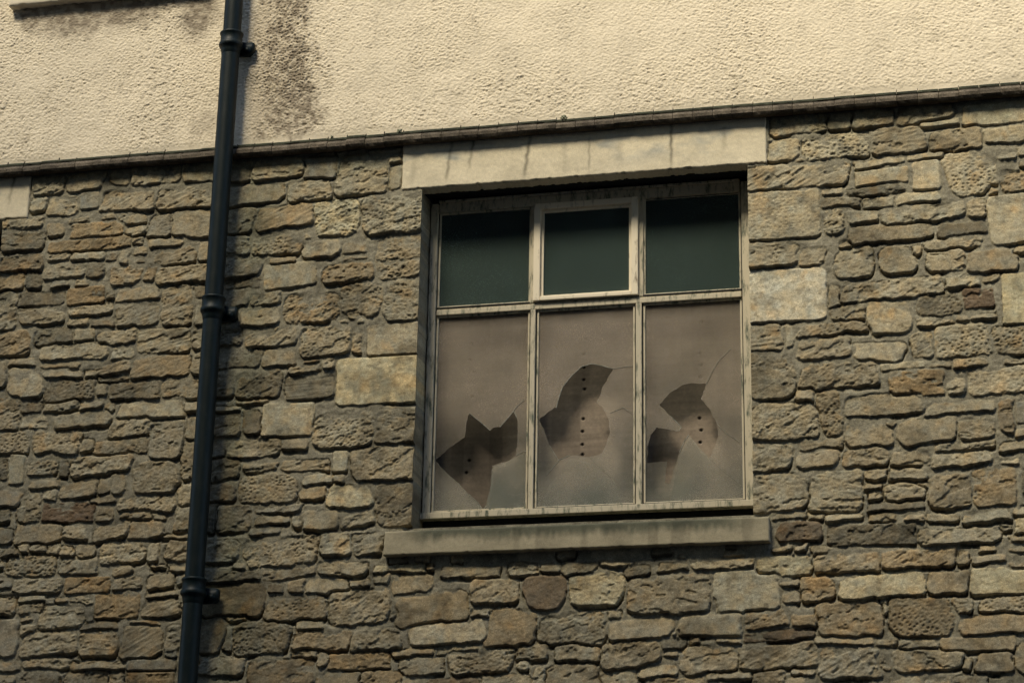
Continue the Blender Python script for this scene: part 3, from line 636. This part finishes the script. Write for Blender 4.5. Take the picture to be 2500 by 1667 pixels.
# near-black box filling the gap below the window
bm = bmesh.new()
box(bm, -.548, 1.348, .215, .330, 4.440, 4.5525)
obj('bottom_rail', bm, M_BLACK, win)
bm = bmesh.new(); box(bm, -.66, 1.45, .0705, .38, 6.488, 6.70)  # black box painting the shade under the lintel soffit
obj('soffit_shade', bm, M_BLACK, bld)['label'] = 'black box added as the shade under the stone lintel'

# panes ---------------------------------------------------------------
def glass_mat(name, dust, dcol, dcol2, gloss=.5, scale=2.6):
    m = bpy.data.materials.new(name); nt, ln = nodes(m)
    out = nt['Material Output']; nt.remove(nt['Principled BSDF'])
    tr_ = nt.new('ShaderNodeBsdfTransparent'); tr_.inputs[0].default_value = (.93, .96, .95, 1)
    df = nt.new('ShaderNodeBsdfDiffuse')
    tl = nt.new('ShaderNodeBsdfTranslucent')
    gl = nt.new('ShaderNodeBsdfGlossy'); gl.inputs['Roughness'].default_value = .03; gl.inputs[0].default_value = (.9, .95, 1, 1)
    tc = nt.new('ShaderNodeTexCoord')
    n1 = N(nt, 'ShaderNodeTexNoise', Scale=scale, Detail=4.0, Roughness=.55); ln.new(tc.outputs['Object'], n1.inputs['Vector'])
    sp = nt.new('ShaderNodeSeparateXYZ'); ln.new(tc.outputs['Object'], sp.inputs[0])
    foot_ = nt.new('ShaderNodeMapRange'); foot_.inputs[1].default_value = 4.95; foot_.inputs[2].default_value = 4.58; foot_.inputs[3].default_value = 0; foot_.inputs[4].default_value = .16
    ln.new(sp.outputs[2], foot_.inputs[0])
    cm = N(nt, 'ShaderNodeMix', data_type='RGBA'); cm.inputs[6].default_value = (*dcol2, 1); cm.inputs[7].default_value = (*dcol, 1)
    zz = nt.new('ShaderNodeMath'); zz.operation = 'MULTIPLY_ADD'; ln.new(n1.outputs['Fac'], zz.inputs[0]); zz.inputs[1].default_value = 1.1; ln.new(sp.outputs[2], zz.inputs[2])
    zr = nt.new('ShaderNodeMapRange'); zr.inputs[1].default_value = 5.10; zr.inputs[2].default_value = 5.72; ln.new(zz.outputs[0], zr.inputs[0]); ln.new(zr.outputs[0], cm.inputs[0])
    ln.new(cm.outputs[2], df.inputs[0]); ln.new(cm.outputs[2], tl.inputs[0])
    r = nt.new('ShaderNodeMapRange'); r.inputs[1].default_value = .35; r.inputs[2].default_value = .65; r.inputs[3].default_value = dust * .72; r.inputs[4].default_value = dust * 1.28
    ln.new(n1.outputs['Fac'], r.inputs[0])
    ad = N(nt, 'ShaderNodeMath', operation='ADD'); ln.new(r.outputs[0], ad.inputs[0]); ln.new(foot_.outputs[0], ad.inputs[1])
    gr = N(nt, 'ShaderNodeTexNoise', Scale=210.0, Detail=2.0, Roughness=.7); ln.new(tc.outputs['Object'], gr.inputs['Vector'])
    grr = nt.new('ShaderNodeMapRange'); grr.inputs[1].default_value = .3; grr.inputs[2].default_value = .7; grr.inputs[3].default_value = .55; grr.inputs[4].default_value = 1.45; ln.new(gr.outputs['Fac'], grr.inputs[0])
    gm = N(nt, 'ShaderNodeMath', operation='MULTIPLY'); gm.use_clamp = True; ln.new(ad.outputs[0], gm.inputs[0]); ln.new(grr.outputs[0], gm.inputs[1]); ad = gm
    last = ad
    if 'dark' not in name:
        # cleaner, darker areas of the lower panes, plus the transom's shade painted as thinner dust at the pane tops
        for bx, bz, rad in ((-.47, 4.98, .26), (.14, 4.92, .20), (.77, 4.80, .22), (.30, 5.9, .20), (-.25, 5.9, .18), (1.0, 5.9, .18)):
            dv = N(nt, 'ShaderNodeVectorMath', operation='DISTANCE'); ln.new(tc.outputs['Object'], dv.inputs[0]); dv.inputs[1].default_value = (bx, .2, bz)
            dr = nt.new('ShaderNodeMapRange'); dr.interpolation_type = 'SMOOTHSTEP'; dr.inputs[1].default_value = rad * .25; dr.inputs[2].default_value = rad * 1.25; dr.inputs[3].default_value = .35; dr.inputs[4].default_value = 1
            ln.new(dv.outputs['Value'], dr.inputs[0]); mm = N(nt, 'ShaderNodeMath', operation='MULTIPLY'); ln.new(last.outputs[0], mm.inputs[0]); ln.new(dr.outputs[0], mm.inputs[1]); last = mm
        tb = nt.new('ShaderNodeMapRange'); tb.inputs[1].default_value = 5.765; tb.inputs[2].default_value = 5.66; tb.inputs[3].default_value = .25; tb.inputs[4].default_value = 1; ln.new(sp.outputs[2], tb.inputs[0])
        mm = N(nt, 'ShaderNodeMath', operation='MULTIPLY'); ln.new(last.outputs[0], mm.inputs[0]); ln.new(tb.outputs[0], mm.inputs[1]); last = mm
    ad = last
    dm = nt.new('ShaderNodeMixShader'); dm.inputs[0].default_value = .3; ln.new(df.outputs[0], dm.inputs[1]); ln.new(tl.outputs[0], dm.inputs[2])
    m1_ = nt.new('ShaderNodeMixShader'); ln.new(ad.outputs[0], m1_.inputs[0]); ln.new(tr_.outputs[0], m1_.inputs[1]); ln.new(dm.outputs[0], m1_.inputs[2])
    fr = N(nt, 'ShaderNodeFresnel', IOR=1.5); fm = N(nt, 'ShaderNodeMath', operation='MULTIPLY'); fm.inputs[1].default_value = gloss; ln.new(fr.outputs[0], fm.inputs[0])
    m2_ = nt.new('ShaderNodeMixShader'); ln.new(fm.outputs[0], m2_.inputs[0]); ln.new(m1_.outputs[0], m2_.inputs[1]); ln.new(gl.outputs[0], m2_.inputs[2])
    ln.new(m2_.outputs[0], out.inputs[0])
    return m
M_GLASS = glass_mat('dusty_glass', .27, (.66, .55, .44), (.36, .36, .31))
M_GLASS_UP = glass_mat('dark_dusty_glass', .55, (.085, .118, .105), (.075, .112, .104), gloss=.3, scale=1.2)

HOLE1 = [(-0.488, 4.903), (-0.397, 4.979), (-0.314, 5.03), (-0.31, 5.068), (-0.301, 5.153), (-0.29, 5.171), (-0.232, 5.123), (-0.167, 5.065), (-0.147, 5.081), (-0.109, 5.082), (-0.064, 5.132), (-0.032, 5.171), (-0.012, 5.129), (-0.006, 5.061), (-0.007, 4.994), (-0.014, 4.91), (-0.051, 4.882), (-0.15, 4.858), (-0.154, 4.808), (-0.164, 4.7), (-0.181, 4.626), (-0.199, 4.604), (-0.229, 4.648), (-0.281, 4.696), (-0.358, 4.775), (-0.436, 4.85)]
HOLE2 = [(0.117, 5.116), (0.163, 5.151), (0.208, 5.183), (0.216, 5.178), (0.232, 5.241), (0.252, 5.299), (0.302, 5.361), (0.36, 5.413), (0.418, 5.427), (0.476, 5.413), (0.544, 5.39), (0.505, 5.32), (0.48, 5.287), (0.468, 5.237), (0.444, 5.2), (0.485, 5.16), (0.518, 5.091), (0.525, 5.024), (0.506, 4.95), (0.47, 4.893), (0.413, 4.881), (0.298, 4.897), (0.248, 4.878), (0.232, 4.871), (0.181, 4.957), (0.152, 5.034)]
HOLE3 = [(0.805, 5.166), (0.862, 5.23), (0.944, 5.276), (0.992, 5.283), (1.071, 5.271), (1.04, 5.187), (1.088, 5.126), (1.127, 5.041), (1.135, 4.966), (1.117, 4.909), (1.084, 4.845), (1.045, 4.888), (0.97, 4.983), (0.945, 4.947), (0.917, 4.886), (0.9, 4.833), (0.884, 4.785), (0.863, 4.706), (0.835, 4.717), (0.846, 4.836), (0.735, 4.833), (0.739, 4.882), (0.738, 4.928), (0.756, 4.993), (0.788, 5.035), (0.913, 5.006), (0.93, 5.03), (0.87, 5.096)]

M_EDGE = paint_mat('edge_glint_and_crack', (.34, .34, .29), (.12, .14, .13), rough=.3, scale=60, spec=.6)  # pale strips: cracks, and glint painted along chosen hole edges
def pane(rect, hole, mat, label, y=.200, th=.004, tilt=0, glint_edges=(), cracks=()):
    x0, x1, z0, z1 = rect
    cu = bpy.data.curves.new('pane', 'CURVE'); cu.dimensions = '2D'; cu.fill_mode = 'BOTH'; cu.extrude = th / 2
    def ring(pts):
        s_ = cu.splines.new('POLY'); s_.points.add(len(pts) - 1)
        for q_, (a_, b_) in zip(s_.points, pts): q_.co = (a_, b_, 0, 1)
        s_.use_cyclic_u = True
    ring([(x0, z0), (x1, z0), (x1, z1), (x0, z1)])
    if hole:
        rj = random.Random(len(hole)); fine = []
        for (ax_, az_), (bx_, bz_) in zip(hole, hole[1:] + hole[:1]):
            L_ = math.hypot(bx_ - ax_, bz_ - az_); nseg_ = max(1, int(L_ / .014)); amp = min(.0032, L_ * .05)
            for i_ in range(nseg_):
                t_ = i_ / nseg_; o_ = 0 if i_ == 0 else rj.uniform(-amp, amp)
                fine.append((ax_ + (bx_ - ax_) * t_ - (bz_ - az_) / L_ * o_, az_ + (bz_ - az_) * t_ + (bx_ - ax_) / L_ * o_))
        ring(fine)
    tmp = bpy.data.objects.new('tmp', cu)
    COL.objects.link(tmp)
    dg = bpy.context.evaluated_depsgraph_get(); dg.update()
    me_ = bpy.data.meshes.new_from_object(tmp.evaluated_get(dg))
    bpy.data.objects.remove(tmp)
    me_.name = 'pane'
    # curve plane xy -> wall plane xz
    for v in me_.vertices: v.co = Vector((v.co.x, y + v.co.z + tilt * (v.co.y - z0), v.co.y))
    me_.materials.clear(); me_.materials.append(mat); me_.materials.append(M_EDGE)
    strips = [(hole[i_ % len(hole)], hole[(i_ + 1) % len(hole)], .0011) for i0_, i1_ in glint_edges for i_ in range(i0_, i1_)] + [(c0_, c1_, .0006) for cr_ in cracks for c0_, c1_ in zip(cr_[:-1], cr_[1:])]
    bm_ = bmesh.new(); bm_.from_mesh(me_)
    for (ax_, az_), (bx_, bz_), wd_ in strips:
        L_ = math.hypot(bx_ - ax_, bz_ - az_) or 1; nx_, nz_ = -(bz_ - az_) / L_ * wd_, (bx_ - ax_) / L_ * wd_
        q_ = [bm_.verts.new((px_, yy_, pz_)) for yy_ in (y - th / 2 - .0012, y + th / 2) for px_, pz_ in ((ax_ - nx_, az_ - nz_), (bx_ - nx_, bz_ - nz_), (bx_ + nx_, bz_ + nz_), (ax_ + nx_, az_ + nz_))]
        for f4 in ((0, 1, 2, 3), (0, 4, 5, 1), (2, 6, 7, 3), (1, 5, 6, 2), (3, 7, 4, 0)):
            bm_.faces.new([q_[k_] for k_ in f4]).material_index = 1
    bm_.to_mesh(me_); bm_.free()
    o_ = bpy.data.objects.new('pane', me_); COL.objects.link(o_); o_.parent = win
    if label: o_['label'] = label
    return o_
R_ = lambda k: (LIGHTS[k][0] + .004, LIGHTS[k][1] - .004, LIGHTS[k][2] + .003, LIGHTS[k][3] - .003)
pane(R_('l1'), HOLE1, M_GLASS, 'broken dusty pane with a hole shaped like two pointed ears', glint_edges=((5, 7), (9, 12), (20, 23)), cracks=(((-.032, 5.171), (-.01, 5.20), (.03, 5.235)), ((-.488, 4.903), (-.492, 4.88)), ((-.015, 4.91), (.046, 4.935))))
pane(R_('l2'), HOLE2, M_GLASS, 'broken dusty pane with a tall rounded hole', glint_edges=((3, 10), (21, 24)), cracks=(((.544, 5.390), (.60, 5.397), (.665, 5.402)), ((.413, 4.881), (.47, 4.82), (.53, 4.765), (.555, 4.72)), ((.24, 4.876), (.20, 4.83), (.165, 4.79)), ((.525, 5.13), (.60, 5.16), (.655, 5.12))))
pane(R_('l3'), HOLE3, M_GLASS, 'broken dusty pane with a hooked shard across its hole', glint_edges=((25, 27), (12, 14)), cracks=(((1.071, 5.271), (1.10, 5.33), (1.14, 5.40), (1.21, 5.47)), ((1.084, 4.845), (1.15, 4.78), (1.24, 4.70)), ((1.127, 5.04), (1.18, 4.98), (1.25, 4.93))))
pane(R_('u1'), None, M_GLASS_UP, None); pane(R_('u3'), None, M_GLASS_UP, None)
pane((.124, .648, 5.84, 6.37), None, M_GLASS_UP, None, y=.193)
# loose shards that have dropped behind the broken panes
def shard(pts, y, dy):
    bm_ = bmesh.new()
    f_ = bm_.faces.new([bm_.verts.new((a_, y + dy * (b_ - 4.6), b_)) for a_, b_ in pts])
    r__ = bmesh.ops.extrude_face_region(bm_, geom=[f_])
    for v in r__['geom']:
        if isinstance(v, bmesh.types.BMVert): v.co.y += .0035
    return obj('glass_shard', bm_, M_GLASS, win)
shard([(.135, 4.60), (.60, 4.60), (.57, 4.70), (.44, 4.845), (.30, 4.885), (.17, 4.72)], .214, .02)
shard([(-.17, 4.60), (.04, 4.60), (.035, 4.93), (-.05, 4.89), (-.15, 4.85)], .213, .015)
shard([(.86, 4.60), (1.24, 4.60), (1.10, 4.82), (.968, 4.978), (.91, 4.86)], .213, .015)

# boarding behind the glass -------------------------------------------
DOTS = [(-0.309, 5.611), (-0.316, 5.515), (-0.291, 5.442), (-0.319, 5.372), (-0.297, 5.293), (-0.304, 4.913), (-0.319, 4.842), (0.358, 5.687), (0.362, 5.603), (0.359, 5.512), (0.359, 5.431), (0.358, 5.358), (0.363, 5.302), (0.357, 5.126), (0.353, 5.052), (0.352, 4.976), (0.354, 4.917), (0.351, 4.747), (0.346, 4.676), (1.036, 5.661), (1.024, 5.475), (1.033, 5.41), (1.027, 5.337), (1.02, 5.096), (1.029, 5.026), (1.023, 4.956), (1.014, 4.719)]
nx, nz = 440, 290
BX, BZ = np.meshgrid(np.linspace(-.56, 1.36, nx), np.linspace(4.50, 5.84, nz))
BY = .310 + .0012 * fbm(BX * 5, BZ * 5, 130, 3)
bc = np.array([.245, .200, .155]) * (1 + .30 * fbm(BX * 3, BZ * 40, 131, 4, .6) + .18 * fbm(BX * 4, BZ * 4, 132, 3))[..., None]
bc = bc * (1 - .25 * sstep(.1, .5, noise(BX * 22, BZ * 1.6, 133)))[..., None]
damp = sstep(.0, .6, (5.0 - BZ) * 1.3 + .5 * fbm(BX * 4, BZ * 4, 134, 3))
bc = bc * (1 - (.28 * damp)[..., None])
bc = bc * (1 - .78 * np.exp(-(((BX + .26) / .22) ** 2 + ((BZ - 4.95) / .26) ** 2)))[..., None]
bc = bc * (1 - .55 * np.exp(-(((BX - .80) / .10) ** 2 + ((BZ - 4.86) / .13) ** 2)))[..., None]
for a_, b_ in DOTS:
    a_ = a_ - (2.812 - a_) * (.04 / 11.8); b_ = b_ + (b_ - 1.6) * (.04 / 11.8)
    rr = .0105
    d_ = np.hypot((BX - a_), (BZ - b_) * 1.15)
    kk = 1 - sstep(rr * .55, rr * 1.25, d_)
    BY = BY + kk * .008; bc = bc * (1 - .93 * kk)[..., None]
M_BOARD = masonry_mat('plywood', .15, 60, rough=.85, var=.14)
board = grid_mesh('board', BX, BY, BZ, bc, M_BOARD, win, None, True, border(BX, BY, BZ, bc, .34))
board['label'] = 'reddish brown board with rows of screw holes behind the lower panes'
# dark lining behind the top lights, plus a back panel added against light leaks
bm = bmesh.new(); box(bm, -.56, 1.36, .262, .300, 5.801, 6.52); box(bm, -.70, 1.50, .350, .360, 4.40, 6.60)
M_LINE = paint_mat('dark_blind', (.034, .070, .066), (.066, .070, .068), rough=.95, scale=2.5, thr=(.3, .75), bump=0)
obj('blind', bm, M_LINE, win)['label'] = 'dark green-grey blind behind the top panes'

# the neighbouring window whose edge just shows at the left of the picture
bm = bmesh.new()
bar(bm, -3.262, -3.204, 4.566, 6.462, F0, F1); bar(bm, -5.096, -5.04, 4.566, 6.462, F0, F1)
bar(bm, -5.0398, -3.2622, 6.404, 6.462, F0 + .004, F1); bar(bm, -5.098, -3.2015, 4.548, 4.590, F0 - .02, F1 - .002)
bar(bm, -4.46, -4.415, 4.5905, 6.4038, F0 + .002, F1 - .002); bar(bm, -3.85, -3.805, 4.5905, 6.4038, F0 + .002, F1 - .002)
win2 = obj('window', bm, M_BLACK, bld); win2['label'] = 'dark neighbouring window at the left edge'
bm = bmesh.new(); box(bm, -5.05, -3.25, .205, .209, 4.58, 6.41); obj('pane', bm, M_GLASS_UP, win2)
bm = bmesh.new(); box(bm, -5.12, -3.18, .27, .30, 4.44, 6.50); obj('blind', bm, M_BLACK, win2)

# ------------------------------------------------------------------ cast iron drainpipe: a thing of its own
pipe = bpy.data.objects.new('drainpipe', None); COL.objects.link(pipe); pipe.location = (-1.80, -.13, 0)
tag(pipe, 'dark blue-black cast iron drainpipe running down the wall left of the window', 'drainpipe')
def axis_at(z): return (-1.744 + (z - 7.769) * (.025 / 4.1), -.130)
def ringlist(bm, rings, seg=28, z_lean=True):
    prev = None
    for z_, r_ in rings:
        cx_, cy_ = axis_at(z_)
        cur = [bm.verts.new((cx_ + r_ * math.cos(2 * math.pi * k_ / seg) + 1.80, cy_ + r_ * math.sin(2 * math.pi * k_ / seg) + .13, z_)) for k_ in range(seg)]
        if prev:
            for k_ in range(seg): bm.faces.new((prev[k_], prev[(k_ + 1) % seg], cur[(k_ + 1) % seg], cur[k_]))
        prev = cur
RAD = .0545
JOINTS = [9.20, 7.445, 5.755, 4.095, 2.40, .75]
ends = [10.4] + JOINTS + [.02]
for a_, b_ in zip(ends[:-1], ends[1:]):
    bm = bmesh.new()
    nseg = 30
    top_ = a_ - .012; bot_ = b_ + .045
    pts_ = [(top_ - (top_ - bot_) * q_ / nseg, RAD + .0006 * math.sin(q_ * 2.3 + a_)) for q_ in range(nseg + 1)]
    ringlist(bm, pts_)
    obj('pipe_length', bm, M_IRON, pipe, True)
for j_ in JOINTS:
    bm = bmesh.new()
    # socket: bead, collar, wide bead, then tapering into the pipe below
    rs_ = [(.098, RAD + .001), (.100, RAD + .010), (.094, RAD + .0165), (.086, RAD + .0165), (.080, RAD + .0115), (.036, RAD + .0105), (.030, RAD + .0150), (.022, RAD + .0185), (.012, RAD + .0190), (.004, RAD + .0160), (-.002, RAD + .0095), (-.022, RAD + .0040), (-.045, RAD + .0006), (-.05, RAD - .003)]
    ringlist(bm, [(j_ + a_, b_) for a_, b_ in rs_], 36)
    col_o = obj('collar', bm, M_IRON, pipe, True)
    cx_, cy_ = axis_at(j_)
    for sx_ in (1,):
        # ear cast on the collar, with the bobbin and nail head that hold it to the wall
        bm = bmesh.new()
        pts_ = [(.030, .045, -.004), (.080, .060, -.002), (.116, .058, .004), (.128, .064, .010)]
        prev = None
        for n_, (dx2, dy2, dz2) in enumerate(pts_):
            hh_ = (.046, .042, .034, .022)[n_]
            cur = [bm.verts.new((cx_ + 1.80 + sx_ * dx2, cy_ + .13 + dy2 + yy_, j_ + .012 + dz2 + zz_)) for yy_, zz_ in ((-.014, -hh_), (-.020, 0), (-.014, hh_), (.014, hh_), (.018, 0), (.014, -hh_))]
            if prev:
                for k_ in range(6): bm.faces.new((prev[k_], prev[(k_ + 1) % 6], cur[(k_ + 1) % 6], cur[k_]))
            else: bm.faces.new(cur)
            prev = cur
        bm.faces.new(prev[::-1])
        r__ = bmesh.ops.create_cone(bm, cap_ends=True, segments=18, radius1=.024, radius2=.028, depth=.085)
        for v in r__['verts']: v.co = Vector((cx_ + 1.80 + sx_ * .088 + v.co.x, cy_ + .13 + .082 + v.co.z, j_ + .002 + v.co.y))
        r__ = bmesh.ops.create_icosphere(bm, subdivisions=2, radius=.016)
        for v in r__['verts']: v.co = Vector((cx_ + 1.80 + sx_ * .088 + v.co.x, cy_ + .13 + .040 + v.co.y * .6, j_ + .002 + v.co.z))
        lug = obj('bracket_lug', bm, M_IRON, col_o, True)
